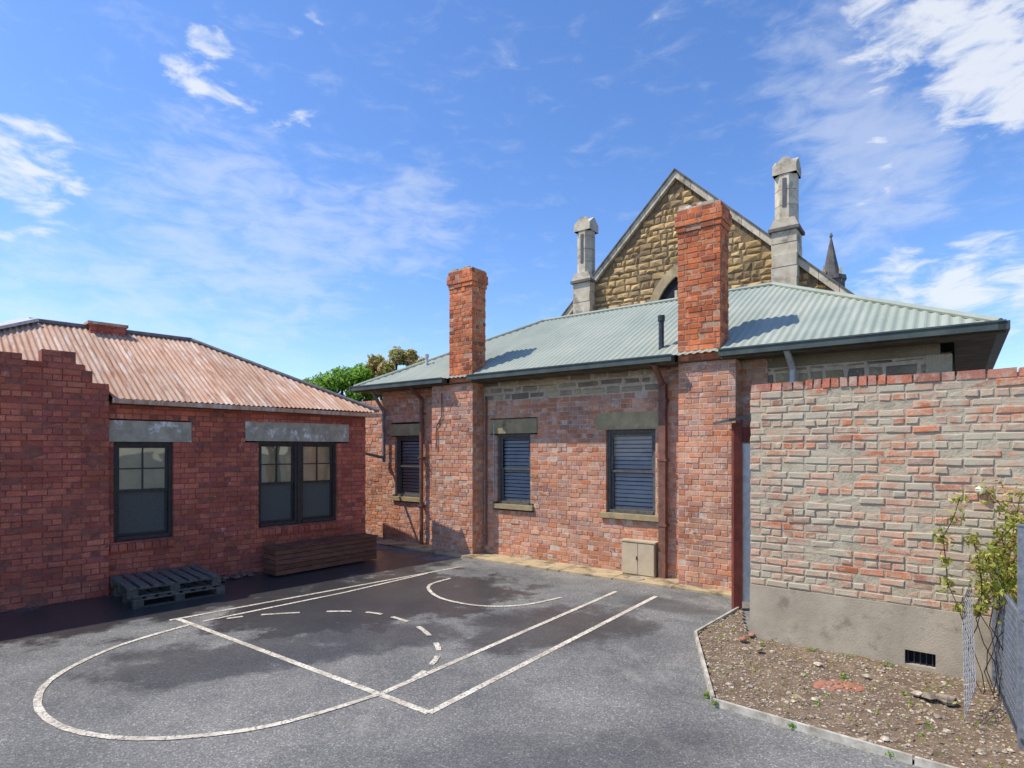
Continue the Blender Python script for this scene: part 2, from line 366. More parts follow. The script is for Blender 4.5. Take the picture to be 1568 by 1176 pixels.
# ------------------------------------------------------------------ windows
def sash(gp, fr, s0,s1,z0,z1, off, fm, style):
    fb=MB(); gb=MB(); ib=MB()
    w=.055
    fb.box(fr,s0,s0+w,off-.1,off,z0,z1); fb.box(fr,s1-w,s1,off-.1,off,z0,z1)
    fb.box(fr,s0+w,s1-w,off-.1,off,z1-w,z1); fb.box(fr,s0+w,s1-w,off-.1,off+.02,z0,z0+w)
    zm=(z0+z1)/2
    a0,a1=s0+w,s1-w
    for (za,zb,o) in ((zm-.02,z1-w,off-.03),(z0+w,zm+.02,off-.06)):
        t=.04
        fb.box(fr,a0+.001,a0+t,o-.03,o,za,zb); fb.box(fr,a1-t,a1-.001,o-.03,o,za,zb)
        fb.box(fr,a0+t,a1-t,o-.03,o,za,za+t); fb.box(fr,a0+t,a1-t,o-.03,o,zb-t,zb)
        upper = za>zm-.1
        if upper or style=='blind':
            gb.face([fr.p(a0+t,o-.015,za+t),fr.p(a1-t,o-.015,za+t),fr.p(a1-t,o-.015,zb-t),fr.p(a0+t,o-.015,zb-t)])
        else:
            ib.box(fr,a0+t,a1-t,o-.018,o-.012,za+t,zb-t,2)
        if style=='grid' and upper:
            c=(a0+a1)/2; h=(za+zb)/2
            fb.box(fr,c-.010,c+.010,o-.028,o-.004,za+t,zb-t); fb.box(fr,a0+t,c-.010,o-.027,o-.005,h-.010,h+.010); fb.box(fr,c+.010,a1-t,o-.027,o-.005,h-.010,h+.010)
    if style=='blind':
        z=z0+w+.03; k=0
        while z<z1-w:
            tilt=.028+R.uniform(-.002,.002)
            ib.mesh([fr.p(a0+.01,off-.108,z-tilt),fr.p(a1-.01,off-.108,z-tilt),fr.p(a1-.01,off-.135,z+tilt),fr.p(a0+.01,off-.135,z+tilt)],[(0,1,2,3)],0)
            z+=.074; k+=1
    else:
        ib.mesh([fr.p(a0,off-.08,zm),fr.p(a1,off-.08,zm),fr.p(a1,off-.08,z1),fr.p(a0,off-.08,z1)],[(0,1,2,3)],0)  # sheet behind upper panes, painted with their pale sky reflection
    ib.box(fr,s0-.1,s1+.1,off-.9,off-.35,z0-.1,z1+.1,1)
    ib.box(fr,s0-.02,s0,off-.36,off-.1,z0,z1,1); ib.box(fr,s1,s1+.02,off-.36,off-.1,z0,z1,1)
    fb.done('window_frame',[fm],gp); gb.done('window_glass',[glass if style=='blind' else glass_old],gp,recalc=False)
    ib.done('window_inside',[blind_m if style=='blind' else pane_reflect_m,dark_room,sheet_m],gp)

# ------------------------------------------------------------------ corrugated roofs
def roof_face(mb, O, A, B, length, la, lb, depth, rise, pitch=.1, amp=.012, b0=None, mi=0):
    n=int(length/pitch*6)
    A=Vector((*A,0)); B=Vector((*B,0)); O=Vector(O); sl=math.hypot(depth,rise)
    nrm=(Vector((0,0,1))*depth-B*rise)/sl
    cols=[]
    for i in range(n+1):
        a=length*i/n
        bm=1.0
        if la>0: bm=min(bm,a/la)
        if lb>0: bm=min(bm,(length-a)/lb)
        st=b0(a) if b0 else 0.0
        h=amp*math.sin(a/pitch*math.tau)
        col=[]
        for k in range(5):
            t=st+(max(bm,st)-st)*k/4
            col.append(O+A*a+B*(depth*t)+Vector((0,0,rise*t))+nrm*(h+.004*math.sin(a*3.1+t*9)))
        cols.append(col)
    rc={}
    for i in range(n):
        key=int((i/n*length)/ .76)
        for k in range(4):
            c=rc.setdefault((key,k//2),(R.random(),R.random(),R.random()))
            mb.face([cols[i][k],cols[i+1][k],cols[i+1][k+1],cols[i][k+1]],mi,c)
def neg(v): return (-v[0],-v[1])

# ================================================================== MAIN HOUSE
g=group('brick_house')
bm_=MB()
ops=[(-1.348,-.406,1.06,2.55),(-3.90,-3.036,1.08,2.52),(-7.02,-6.166,1.08,2.52)]
lint=[(-1.56,-.29,2.55,2.86),(-4.07,-2.87,2.52,2.82),(-7.17,-6.03,2.52,2.80)]
sill=[(-1.45,-.31,.96,1.06),(-3.99,-2.95,.98,1.08),(-7.1,-6.08,.98,1.08)]
bricks(bm_,M,-7.47,1.42,0,3.20,0,openings=ops+lint+sill,mi=0,mm=1)
bricks(bm_,M,-7.47,-4.3,3.20,3.62,0)
bricks(bm_,M,-.34,1.42,3.20,3.62,0)
bricks(bm_,M,-4.3,-.34,3.20,3.62,0,bl=.34,H=.17,vary=.25,flem=False,mort=.03,rock=.02,cham=.015,jit=.012,mi=2,mm=1)
bricks(bm_,M,1.42,3.55,2.0,3.44,0,bl=.30,H=.15,vary=.28,flem=False,mort=.03,rock=.02,cham=.015,jit=.014,mi=2,mm=1)
bm_.box(M,1.42,3.55,-.25,.02,3.44,3.60,4)
bm_.box(M,3.40,3.68,-.25,.03,0,3.44,4)
bm_.box(M,1.42,3.40,-.25,-.01,0,2.0,1)
for (a,b,c,d) in lint: bm_.box(M,a+.004,b-.004,-.24,.012,c+.004,d-.004,3)
for (a,b,c,d) in sill: bm_.box(M,a+.004,b-.004,-.24,.06,c+.004,d-.003,3)
bm_.done('walls',[brick_main,mort_main,stone_rub,lintel_y,stone_rub],g)
cb=MB()
def stack(mb, fr,s0,s1,o0,o1,z0,z1,mi,mm,**k):
    w=s1-s0; d=o1-o0
    bricks(mb,fr,s0,s1,z0,z1,o1,mi=mi,mm=mm,back=d*.5,**k)
    fs=Fr(fr.p(s1,o1,0)[:2], (-fr.n[0],-fr.n[1]))
    bricks(mb,fs,.012,d,z0,z1,0,mi=mi,mm=mm,back=.1,**k)
    fl=Fr(fr.p(s0,o0,0)[:2], fr.n)
    bricks(mb,fl,0,d-.012,z0,z1,0,mi=mi,mm=mm,back=.1,**k)
    fb=Fr(fr.p(s1,o0,0)[:2], neg(fr.u))
    bricks(mb,fb,.012,w-.012,z0,z1,0,mi=mi,mm=mm,back=.1,**k)
stack(cb,M,.15,1.05,0,.36,0,3.58,0,1)
stack(cb,M,-5.42,-4.24,0,.36,0,3.58,0,1)
cb.done('chimney_breasts',[brick_main,mort_main],g)
ch=MB()
def chimney(s0,s1,o0,o1,zt):
    stack(ch,M,s0,s1,o0,o1,3.585,zt-.36,0,1,prot=.004,jit=.004,mort=.013)
    stack(ch,M,s0-.02,s1+.02,o0-.02,o1+.02,zt-.36,zt-.27,0,1)
    stack(ch,M,s0-.04,s1+.04,o0-.04,o1+.04,zt-.27,zt-.09,0,1)
    stack(ch,M,s0-.015,s1+.015,o0-.015,o1+.015,zt-.09,zt-.0,0,1)
    ch.box(M,s0+.0,s1-.0,o0+.0,o1-.0,zt-.1,zt+.02,2)
    for (a,b) in ((s0+.02,s0+.2),(s0+.3,s1-.1)):
        ch.box(M,a,b,o0+.03,o1-.02,zt+.02,zt+.06,2)
chimney(.155,.83,-.02,.40,6.02)
chimney(-4.86,-4.22,-.04,.40,5.94)
ch.done('chimneys',[brick_chim,mort_chim,lintel_g],g)
for (a,b,c,d) in ops: sash(g,M,a,b,c,d,-.06,frame_grey,'blind')
EZ=3.70; DP=3.3; RI=1.74; S0=-7.92; S1=4.13; E=.49
rb=MB()
Bn=neg(M.n); 
roof_face(rb,M.p(S0,E,EZ),M.u,Bn,S1-S0,DP,DP,DP,RI,pitch=.12,amp=.011)
roof_face(rb,M.p(S1,E,EZ),Bn,neg(M.u),2*DP,DP,DP,DP,RI,pitch=.12,amp=.011)
roof_face(rb,M.p(S1,E-2*DP,EZ),neg(M.u),M.n,S1-S0,DP,DP,DP,RI,pitch=.12,amp=.011)
roof_face(rb,M.p(S0,E-2*DP,EZ),M.n,M.u,2*DP,DP,DP,DP,RI,pitch=.12,amp=.011)
o=rb.done('roof',[roof_green],g,smooth=True,recalc=False)
rg=MB()
cl=M.p(S0,E,EZ+.02);cr=M.p(S1,E,EZ+.02);rl=M.p(S0+DP,E-DP,EZ+RI+.02);rr=M.p(S1-DP,E-DP,EZ+RI+.02);bl=M.p(S0,E-2*DP,EZ+.02);br=M.p(S1,E-2*DP,EZ+.02)
for p,q in ((cl,rl),(cr,rr),(rl,rr),(bl,rl),(br,rr)): rg.pipe([p,q],.04,0,8)
for a,b in ((S0-.05,-5.0+.1),(-4.2,.12),(.86,S1+.06)):
    rg.beam(M.p(a,E+.04,EZ-.045),M.p(b,E+.04,EZ-.045),.11,.10,1)
    rg.beam(M.p(a,E+.10,EZ+.005),M.p(b,E+.10,EZ+.005),.018,.02,1)
    rg.beam(M.p(a,E-.04,EZ-.06),M.p(b,E-.04,EZ-.06),.03,.13,2)
for s,sg in ((S1,1),(S0,-1)):
    rg.beam(M.p(s+.04*sg,E+.095,EZ-.047),M.p(s+.04*sg,E-2*DP,EZ-.047),.11,.10,1)
rg.box(M,S0+.02,S1-.02,.002,E-.06,EZ-.11,EZ-.10,2)
rg.box(M,3.70,S1-.02,-6.1,-.0,EZ-.11,EZ-.10,2)
rg.box(M,S0+.02,-7.48,-6.1,0,EZ-.11,EZ-.10,2)
rg.done('gutters_and_ridges',[roof_green,gutter_m,soffit_m],g)
bb=MB(); bb.box(M,-7.465,3.66,-5.7,-1.0,0,3.6,0); bb.box(M,-7.465,-7.2,-1.0,-.25,0,3.6,0); bb.box(M,3.42,3.66,-1.0,-.25,0,3.44,0)
bb.done('house_body',[mort_main],g)
pp=MB()
pp.pipe([M.p(-6.02,.09,.03),M.p(-6.02,.09,3.35),M.p(-6.02,.45,3.6)],.045,0)
pp.box(M,-.29,-.17,.03,.13,.03,3.3,0); pp.pipe([M.p(-.23,.08,3.28),M.p(-.23,.45,3.6)],.05,0)
for z in (.9,2.0,3.0): pp.box(M,-.31,-.15,.0,.14,z,z+.04,0); pp.box(M,-6.08,-5.96,0,.145,z,z+.03,0)
pp.pipe([M.p(1.79,.10,1.2),M.p(1.79,.10,3.40),M.p(1.79,.48,3.62)],.045,1)
pp.pipe([M.p(-.25,.1,3.8),M.p(-.25,.1,4.40)],.045,2); pp.pipe([M.p(-.25,.1,4.38),M.p(-.25,.1,4.44)],.06,2)
pp.pipe([M.p(-6.45,-.5,4.0),M.p(-6.45,-.5,4.42)],.035,1); pp.pipe([M.p(-6.45,-.5,4.42),M.p(-6.45,-.5,4.47)],.055,1)
pp.pipe([M.p(-7.3,.1,1.9),M.p(-7.3,.1,3.1),M.p(-7.4,.4,3.6)],.04,3)
pp.pipe([M.p(-7.3,.1,2.0),M.p(-7.3,.9,2.15),M.p(-7.3,1.6,2.15)],.035,3)
pp.pipe([M.p(-5.1,.385,3.4),M.p(-5.1,.385,2.9),M.p(-5.25,.385,2.7),M.p(-5.25,.385,2.2)],.012,0)
pp.pipe([M.p(-4.15,.03,3.3),M.p(-4.15,.03,.2)],.02,0)
pp.pipe([M.p(-3.95,.02,2.75),M.p(-3.95,.02,1.2)],.01,1)
pp.done('downpipes',[brown_pipe,zinc,fence_dark,grey_pipe],g)

g2=group('brick_wall'); mb=MB()
bricks(mb,M,-10.5,-7.52,0,3.45,-.35,mi=0,mm=1)
mb.done('brickwork',[brick_main,mort_main],g2)

# ================================================================== LEFT HOUSE
g=group('brick_house')
mb=MB()
opsL=[(1.306,2.134,.75,2.315),(3.51,5.07,.76,2.345)]
linL=[(1.09,2.40,2.315,2.65),(3.27,5.32,2.345,2.70)]
bricks(mb,L,1.0,5.71,0,2.93,0,openings=opsL+linL,prot=.005,jit=.003)
for (a,b,c,d) in linL: mb.box(L,a+.004,b-.004,-.24,.012,c+.004,d-.004,2)
for (a,b,c,d) in opsL:
    k=a-.05
    while k<b+.0:
        cc=(R.random(),R.random(),R.random()); e=k+.102
        mb.mesh([L.p(k,-.1,c+.035),L.p(e,-.1,c+.035),L.p(e,.055,c-.01),L.p(k,.055,c-.01),L.p(k,-.1,c-.1),L.p(e,-.1,c-.1),L.p(e,.05,c-.105),L.p(k,.05,c-.105)],[(0,1,2,3),(3,2,6,7),(0,3,7,4),(1,5,6,2),(0,4,5,1),(4,7,6,5)],0,cc)
        k+=.112
def topP(s):
    if s<.25: return 3.56
    if s<.36: return 3.50
    if s<.84: return 3.62
    if s<.98: return 3.50
    if s<1.10: return 3.38
    return 3.2
bricks(mb,L,-3.5,1.23,0,3.65,.10,top=topP,back=.3,openings=[(.58,.72,1.42,1.50)],prot=.006,jit=.004,mort=.012)
fe=Fr(L.p(1.23,.10,0)[:2],neg(L.n)); bricks(mb,fe,.012,.35,0,3.15,0,back=.1)
mb.box(L,-3.5,1.2,-.2,-.1,0,3.15,1)
mb.box(L,.5,.8,-.1,.0,1.35,1.6,3)
fe=Fr(L.p(5.71,0,0)[:2],neg(L.n)); bricks(mb,fe,.012,5.0,0,2.93,0)
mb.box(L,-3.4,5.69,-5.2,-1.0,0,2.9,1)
mb.done('walls',[brick_left,mort_left,lintel_g,dark_room],g)
sash(g,L,1.306,2.134,.79,2.315,-.07,frame_dark,'grid')
sash(g,L,3.51,4.27,.80,2.345,-.07,frame_dark,'grid'); sash(g,L,4.31,5.07,.80,2.345,-.07,frame_dark,'grid')
mb=MB(); mb.box(L,4.27,4.31,-.17,-.05,.80,2.345); mb.done('window_mullion',[frame_dark],g)
rb=MB(); LZ=2.97; LD=2.72; LR=1.46; A0=-2.1; A1=5.92; LE=.15; Bn=neg(L.n)
roof_face(rb,L.p(A0,LE,LZ),L.u,Bn,A1-A0,LD,LD,LD,LR,pitch=.085,amp=.010,b0=lambda a:(.135 if a<1.26-A0 else 0))
roof_face(rb,L.p(A1,LE,LZ),Bn,neg(L.u),2*LD,LD,LD,LD,LR,pitch=.085,amp=.010)
roof_face(rb,L.p(A1,LE-2*LD,LZ),neg(L.u),L.n,A1-A0,LD,LD,LD,LR,pitch=.085,amp=.010)
roof_face(rb,L.p(A0,LE-2*LD,LZ),L.n,L.u,2*LD,LD,LD,LD,LR,pitch=.085,amp=.010)
rb.done('roof',[roof_rust],g,smooth=True,recalc=False)
rg=MB()
cr=L.p(A1,LE,LZ+.03); rr=L.p(A1-LD,LE-LD,LZ+LR+.03); rl=L.p(A0+LD,LE-LD,LZ+LR+.03); cl=L.p(A0+.5,LE-.5,LZ+.27+.03)
rg.pipe([cr,rr],.035,1,8); rg.pipe([rr,rl],.04,1,8); rg.beam(cl,rl,.30,.05,3)
rg.beam(L.p(1.26,LE+.03,LZ-.04),L.p(A1+.04,LE+.03,LZ-.075),.09,.07,0)
rg.beam(L.p(1.26,.05,LZ-.07),L.p(A1,.05,LZ-.09),.18,.03,2)
rg.done('gutters_and_ridges',[roof_rust,grey_pipe,soffit_m,zinc],g)
mb=MB(); stack(mb,L,1.45,2.0,-LD-.05,-LD+.35,4.2,4.49,0,1); mb.box(L,1.41,2.04,-LD-.09,-LD+.39,4.49,4.54,2)
mb.done('chimney_stub',[brick_left,mort_left,roof_rust],g)

# ================================================================== RIGHT WALL
g=group('brick_wall'); mb=MB()
bricks(mb,RW,-.02,4.5,.65,2.86,0,prot=.0045,jit=.006,zj=.003,back=.24,cham=.006,bl=.23,H=.0815,mort=.016)
s=-.02
while s<4.5:
    w=R.choice([.075,.08,.082]) if .45<s<1.25 else R.choice([.11,.22,.225])
    h=.10 if .45<s<1.25 else .085
    if R.random()>.04:
        c=(R.random(),R.random(),R.random()); t=R.uniform(-.006,.006)
        o1=R.uniform(-.004,.012)
        mb.mesh([RW.p(s+.005,-.22,2.862),RW.p(s+w-.005,-.22,2.862),RW.p(s+w-.005,o1,2.862),RW.p(s+.005,o1,2.862),
                 RW.p(s+.008,-.21,2.86+h+t),RW.p(s+w-.008,-.21,2.86+h-t),RW.p(s+w-.008+t,o1-.008,2.86+h+t),RW.p(s+.008+t,o1-.008,2.86+h-t)],
                [(0,3,2,1),(4,5,6,7),(0,1,5,4),(1,2,6,5),(2,3,7,6),(3,0,4,7)],2,c)
    s+=w+.004
mb.box(RW,.0,4.5,-.2,-.02,2.86,2.905,1)
fl=Fr(RW.p(-.02,-.24,0)[:2],RW.n); bricks(mb,fl,0,.228,.65,2.86,0,back=.1)
fb=Fr(RW.p(4.5,-.24,0)[:2],neg(RW.u)); bricks(mb,fb,.0,4.5,.65,2.86,0,back=.1)
mb.done('brickwork',[brick_right,mort_right,brick_cop],g)
mb=MB()
va,vb_=1.47,1.72
mb.box(RW,-.02,va,-.24,.02,-.1,.645); mb.box(RW,vb_,4.5,-.24,.02,-.1,.645); mb.box(RW,va,vb_,-.24,.02,.21,.645); mb.box(RW,va,vb_,-.24,.02,-.1,.07)
mb.box(RW,va,vb_,-.24,-.1,.07,.21,1)
for k in range(5): mb.box(RW,va+.02+k*.05,va+.028+k*.05,-.05,-.03,.07,.21,2)
mb.done('concrete_footing',[concrete,dark_room,fence_dark],g)

mb=MB()
cx,cy,_=RW.p(2.06,.04,0)
mb.loft(cx,cy,[(1.79,.015),(1.795,.032),(1.81,.042),(1.835,.042),(1.85,.03),(1.856,.01)],14); mb.box(RW,2.03,2.09,.0,.02,1.79,1.85,0)
mb.done('wall_light',[white_p])

g=group('garden_gate'); mb=MB()
G=Fr((3.02,8.02),(1,-.12))
mb.box(G,0,.11,-.1,.02,0,2.56,0); mb.box(G,.11,1.0,-.09,.0,2.3,2.50,0); mb.box(G,.9,1.0,-.1,.0,0,2.3,0)
mb.done('gate_frame',[red_timber],g)
mb=MB(); mb.box(G,.115,.88,-.06,-.02,.12,2.28,0)
for k in range(5): mb.box(G,.13+k*.155,.13+k*.155+.01,-.02,-.012,.12,2.28,0)
mb.done('gate_leaf',[white_p],g)
mb=MB(); mb.prism(G,[(-.08,2.57),(1.1,2.80),(1.1,2.84),(-.08,2.61)],-.9,.10,0); mb.done('gate_roof',[gutter_m],g)

g=group('meter_cabinet'); mb=MB()
mb.box(M,-.95,-.34,.003,.16,.035,.60,0); mb.box(M,-.94,-.65,.16,.18,.05,.585,0); mb.box(M,-.64,-.35,.16,.18,.05,.585,0)
mb.box(M,-.97,-.32,.003,.19,.60,.625,0); mb.box(M,-.67,-.655,.18,.195,.3,.36,1)
mb.done('cabinet_body',[cabinet_m,fence_dark],g)
mb=MB(); mb.loft(*M.p(-.55,.42,0)[:2],[(.02,.13),(.042,.13),(.046,.12)],20); mb.done('drain_cover',[concrete])

# ================================================================== planter box & pallets
g=group('wooden_planter_box'); mb=MB()
K=Fr((-4.04,10.05),(1.38,1.67)); ln=2.12; dp=.42
for i in range(5):
    z=.03+i*.088
    mb.box(K,0,ln,-.02+R.uniform(-.002,.002),0.0,z,z+.078); mb.box(K,0,.02,-dp,-.02,z,z+.078); mb.box(K,ln-.02,ln,-dp,-.02,z,z+.078); mb.box(K,0,ln,-dp-.02,-dp,z,z+.078)
mb.box(K,-.02,ln+.02,-.10,.02,.47,.495); mb.box(K,-.02,ln+.02,-dp-.04,-dp+.06,.47,.495)
for k in range(3): mb.box(K,-.02,ln+.02,-.19-k*.083,-.115-k*.083,.47,.494)
for a in (.0,.7,1.4,2.05): mb.box(K,a,a+.06,-.03,-.021,.03,.46)
mb.done('planter_boards',[planter_m],g)
g=group('wooden_pallet'); 
def pallet(K,z,nm):
    mb=MB()
    for b in (0,.5,1.0):
        for a in (0,.52,1.08): mb.box(K,a,a+.12,b-.0,b+.1,z+.022,z+.10)
        mb.box(K,0,1.2,b+.001,b+.099,z,z+.02); mb.box(K,0,1.2,b+.001,b+.099,z+.102,z+.12)
    for k in range(8):
        a=.0+k*.155; mb.box(K,a,a+.1,0,1.1,z+.122,z+.142+R.uniform(0,.004))
    mb.done(nm,[pallet_m],g)
o_=L.p(1.28,.14,0); pallet(Fr(o_[:2],L.u),.0,'lower_pallet')
o_=L.p(1.24,.12,0); pallet(Fr(o_[:2],(.70,.70)),.15,'upper_pallet')
def rock(mb,x,y,z,r,m=0,flat=.6):
    n=7; v=[];prof=[(-.5,.6),(0,1),(.55,.7)]
    rt=R.random()*6
    for zz,rr in prof:
        for t in range(n):
            a=rt+t*math.tau/n; q=r*rr*R.uniform(.7,1.2); v.append((x+q*math.cos(a),y+q*math.sin(a),z+zz*r*flat*R.uniform(.8,1.2)))
    v.append((x,y,z+r*flat*.8)); f=[]
    for k in range(2):
        for i in range(n): j=(i+1)%n; f.append((k*n+i,k*n+j,(k+1)*n+j,(k+1)*n+i))
    for i in range(n): f.append((2*n+i,2*n+(i+1)%n,3*n))
    mb.mesh(v,f,m)
mb=MB()
for i in range(60):
    p=L.p(R.uniform(2.3,3.3),abs(R.gauss(.05,.15))+.02,0); rock(mb,p[0],p[1],.02,R.uniform(.015,.07))
for i in range(200):
    p=L.p(R.uniform(-1,5.6),abs(R.gauss(0,.07))+.02,0); rock(mb,p[0],p[1],.0,R.uniform(.008,.03))
mb.done('rubble',[mat_noise('rubble_mat',S(150,112,96),S(90,76,70),9,.9,use_rnd=.5)])

# ================================================================== garden bed
W0=RW.p(-.05,.02,0); W1=RW.p(2.15,.02,0)
poly=[(3.12,8.0),(2.18,6.9),(1.75,5.06),(2.81,4.13),(4.6,2.6),(5.4,3.8),(W1[0],W1[1]),(W0[0],W0[1])]
def inpoly(x,y,P=poly):
    c=False;j=len(P)-1
    for i in range(len(P)):
        if (P[i][1]>y)!=(P[j][1]>y) and x<(P[j][0]-P[i][0])*(y-P[i][1])/(P[j][1]-P[i][1])+P[i][0]: c=not c
        j=i
    return c
g=group('garden_bed'); mb=MB()
st=.05
verts={}
def gz(x,y): return .035+.035*mnoise.noise(Vector((x*1.5,y*1.5,0)))+.016*mnoise.noise(Vector((x*8,y*8,3)))
def gv(i,j):
    if (i,j) not in verts:
        x=1.6+i*st;y=2.5+j*st
        verts[(i,j)]=len(mb.v); mb.v.append((x,y,gz(x,y)))
    return verts[(i,j)]
for i in range(80):
    for j in range(115):
        x=1.6+i*st;y=2.5+j*st
        if inpoly(x+st/2,y+st/2):
            mb.f.append((gv(i,j),gv(i+1,j),gv(i+1,j+1),gv(i,j+1))); mb.m.append(0); mb.c.append((.5,.5,.5))
mb.done('soil',[soil],g,smooth=True)
mb=MB(); cnt=0
while cnt<5500:
    x=R.uniform(1.7,5);y=R.uniform(2.8,8)
    if not inpoly(x,y): continue
    r=abs(R.gauss(0,.006))+.005
    if R.random()<.012: r=R.uniform(.02,.04)
    rock(mb,x,y,gz(x,y)+r*.2,r); cnt+=1
for (x,y,r) in ((3.62,5.10,.07),(3.55,5.15,.05),(3.35,5.55,.04),(3.72,5.02,.09),(2.65,6.3,.05),(3.05,5.85,.045),(4.05,4.4,.06)):
    rock(mb,x,y,.06,r)
mb.done('gravel',[rock_m],g)
mb=MB()
for i in range(60):
    a=R.random()*6.28; q=R.random()**.5; x=2.98+.22*math.cos(a)*q; y=5.35+.13*math.sin(a)*q; rock(mb,x,y,gz(x,y),R.uniform(.012,.05),0,.3)
for (x,y) in ((2.6,6.6),(2.75,6.75)): rock(mb,x,y,.07,.05)
mb.done('broken_bricks',[mat_noise('terracotta',S(176,120,94),S(140,98,80),9,.9)],g)
def leaves(mb,blobs,n,size,mi=0,shell=.0):
    for k in range(n):
        x,y,z,r=R.choice(blobs)
        v=Vector((R.gauss(0,1),R.gauss(0,1),R.gauss(0,1))).normalized()*(r*R.uniform(shell,1.05)**.6)
        c=Vector((x,y,z))+v; c.z=max(c.z,.02)
        d=(v.normalized()*.8+Vector((R.gauss(0,.6),R.gauss(0,.6),R.gauss(0,.6)+.3))).normalized()
        t=d.cross(Vector((R.gauss(0,1),R.gauss(0,1),R.gauss(0,1)))).normalized(); b=d.cross(t)
        s=size*R.uniform(.5,1.3)
        mb.face([c-t*s,c-b*s*.45+d*s*.1,c+t*s,c+b*s*.45+d*s*.1],mi)
mb=MB(); bl_=[]
for i in range(22):
    while True:
        x=R.uniform(1.8,4.6);y=R.uniform(3,7.6)
        if inpoly(x,y): break
    bl_.append((x,y,.05,R.uniform(.02,.05)))
leaves(mb,bl_,450,.014)
edge=[(1.74,5.02),(1.76,5.1),(2.2,4.62),(2.7,4.2),(1.72,5.2)]
leaves(mb,[(x,y,.03,.035) for x,y in edge],240,.015)
mb.done('weeds',[leaf_green],g)
mb=MB(); cnt=0
while cnt<340:
    x=R.uniform(1.7,5);y=R.uniform(2.8,8)
    if not inpoly(x,y): continue
    leaves(mb,[(x,y,.07,.015)],1,.022); cnt+=1
mb.done('fallen_leaves',[leaf_yel],g)
mb=MB()
E_=[(3.10,8.02),(2.16,6.92),(1.73,5.05),(2.81,4.10),(3.7,3.35),(4.6,2.6)]
for (a,b) in zip(E_[:-1],E_[1:]):
    n=max(1,int(math.dist(a,b)/1.0))
    for k in range(n):
        p=[a[0]+(b[0]-a[0])*k/n,a[1]+(b[1]-a[1])*k/n]; q=[a[0]+(b[0]-a[0])*(k+.99)/n,a[1]+(b[1]-a[1])*(k+.99)/n]
        mb.beam((*p,.025+R.uniform(-.006,.006)),(*q,.03+R.uniform(-.012,.012)),.028,.07)
mb.done('timber_edging',[timber_w],g)

# ================================================================== fence + climber
g=group('metal_fence'); mb=MB()
f0=Vector((4.42,5.38,0)); f1=Vector((3.66,4.22,0)); f2=Vector((3.30,3.5,0))
for p,h in ((f0,1.3),(f1,1.65)): mb.box(Fr((p.x,p.y),(f1-f0).xy),-.022,.022,-.022,.022,0,h,0); mb.box(Fr((p.x,p.y),(f1-f0).xy),-.027,.027,-.027,.027,h,h+.012,0)
for (p,q) in ((f0,f1),(f1,f2)):
    mb.beam((*p.xy,1.0),(*q.xy,1.0),.025,.025,0); mb.beam((*p.xy,.12),(*q.xy,.12),.025,.025,1)
    L_=(q-p).length
    n=int(L_/.05)
    for k in range(1,n):
        x=p.lerp(q,k/n); mb.beam((x.x,x.y,.05),(x.x,x.y,1.04),.005,.005,0)
    for k in range(1,18):
        mb.beam((*p.xy,.05+k*.055),(*q.xy,.05+k*.055),.004,.004,0)
a=Vector((4.02,5.25,.80)); b=Vector((3.56,4.62,.08)); up=Vector((.10,.02,.24))
for k in range(6): mb.beam(a+up*k/5,b+up*k/5,.004,.004,0)
for k in range(22): q=a.lerp(b,k/21); mb.beam(q,q+up,.004,.004,0)
mb.done('fence_parts',[fence_m,fence_dark],g)
g=group('climbing_plant'); mb=MB(); lb=MB(); bl_=[]
for i in range(20):
    p=Vector((4.24+R.uniform(-.1,.16),5.08+R.uniform(-.2,.15),.05)); pts=[p.copy()]
    for k in range(R.randint(6,9)):
        p=p+Vector((R.gauss(-.015,.05),R.gauss(-.01,.06),R.uniform(.15,.23))); pts.append(p.copy())
        if k>=4: bl_.append((p.x,p.y,p.z,R.uniform(.06,.15)))
        elif k==3 and R.random()<.4: bl_.append((p.x,p.y,p.z,.05))
    mb.pipe(pts,.004,0,5)
mb.done('stems',[bark],g); leaves(lb,bl_,3600,.026); lb.done('leaves',[leaf_yel],g)

# ================================================================== bush and tree behind
def plant(name,trunk,blobs,n,size,mat):
    g=group(name); mb=MB(); x,y=trunk
    mb.loft(x,y,[(0,.16),(1.2,.11),(2.6,.07)],8)
    for (bx,by,bz,r) in blobs: mb.pipe([(x,y,1.8),((x+bx)/2,(y+by)/2,(bz+2)/2),(bx,by,bz)],.03,0,6)
    mb.done('trunk_and_limbs',[bark],g)
    lb=MB(); leaves(lb,blobs,n,size,0,.35); lb.done('foliage',[mat],g)
bl_=[(-3.8+R.uniform(-1.1,1.05),19+R.uniform(-.8,.8),R.uniform(3.0,4.9),R.uniform(.22,.45)) for i in range(32)]+[(-3.7,19,5.2,.3),(-3.3,19,5.15,.28),(-4.4,19,5.0,.3),(-4.9,19,4.6,.25)]
plant('photinia_bush',(-4,19),bl_,12000,.085,leaf_red)
bl_=[(-5.6+R.uniform(-1.3,1.2),18.5+R.uniform(-.6,.6),R.uniform(2.6,4.1),R.uniform(.22,.42)) for i in range(26)]
for px_,z_ in ((-6.8,4.0),(-6.4,4.15),(-6.0,4.3),(-5.6,4.4),(-5.3,4.5),(-5.0,4.45),(-4.75,4.6),(-4.6,4.3)): bl_+=[(px_,18.5,z_,.32),(px_+.1,18.2,z_-.15,.3)]
plant('tree',(-5.6,18.5),bl_,15000,.07,leaf_green)

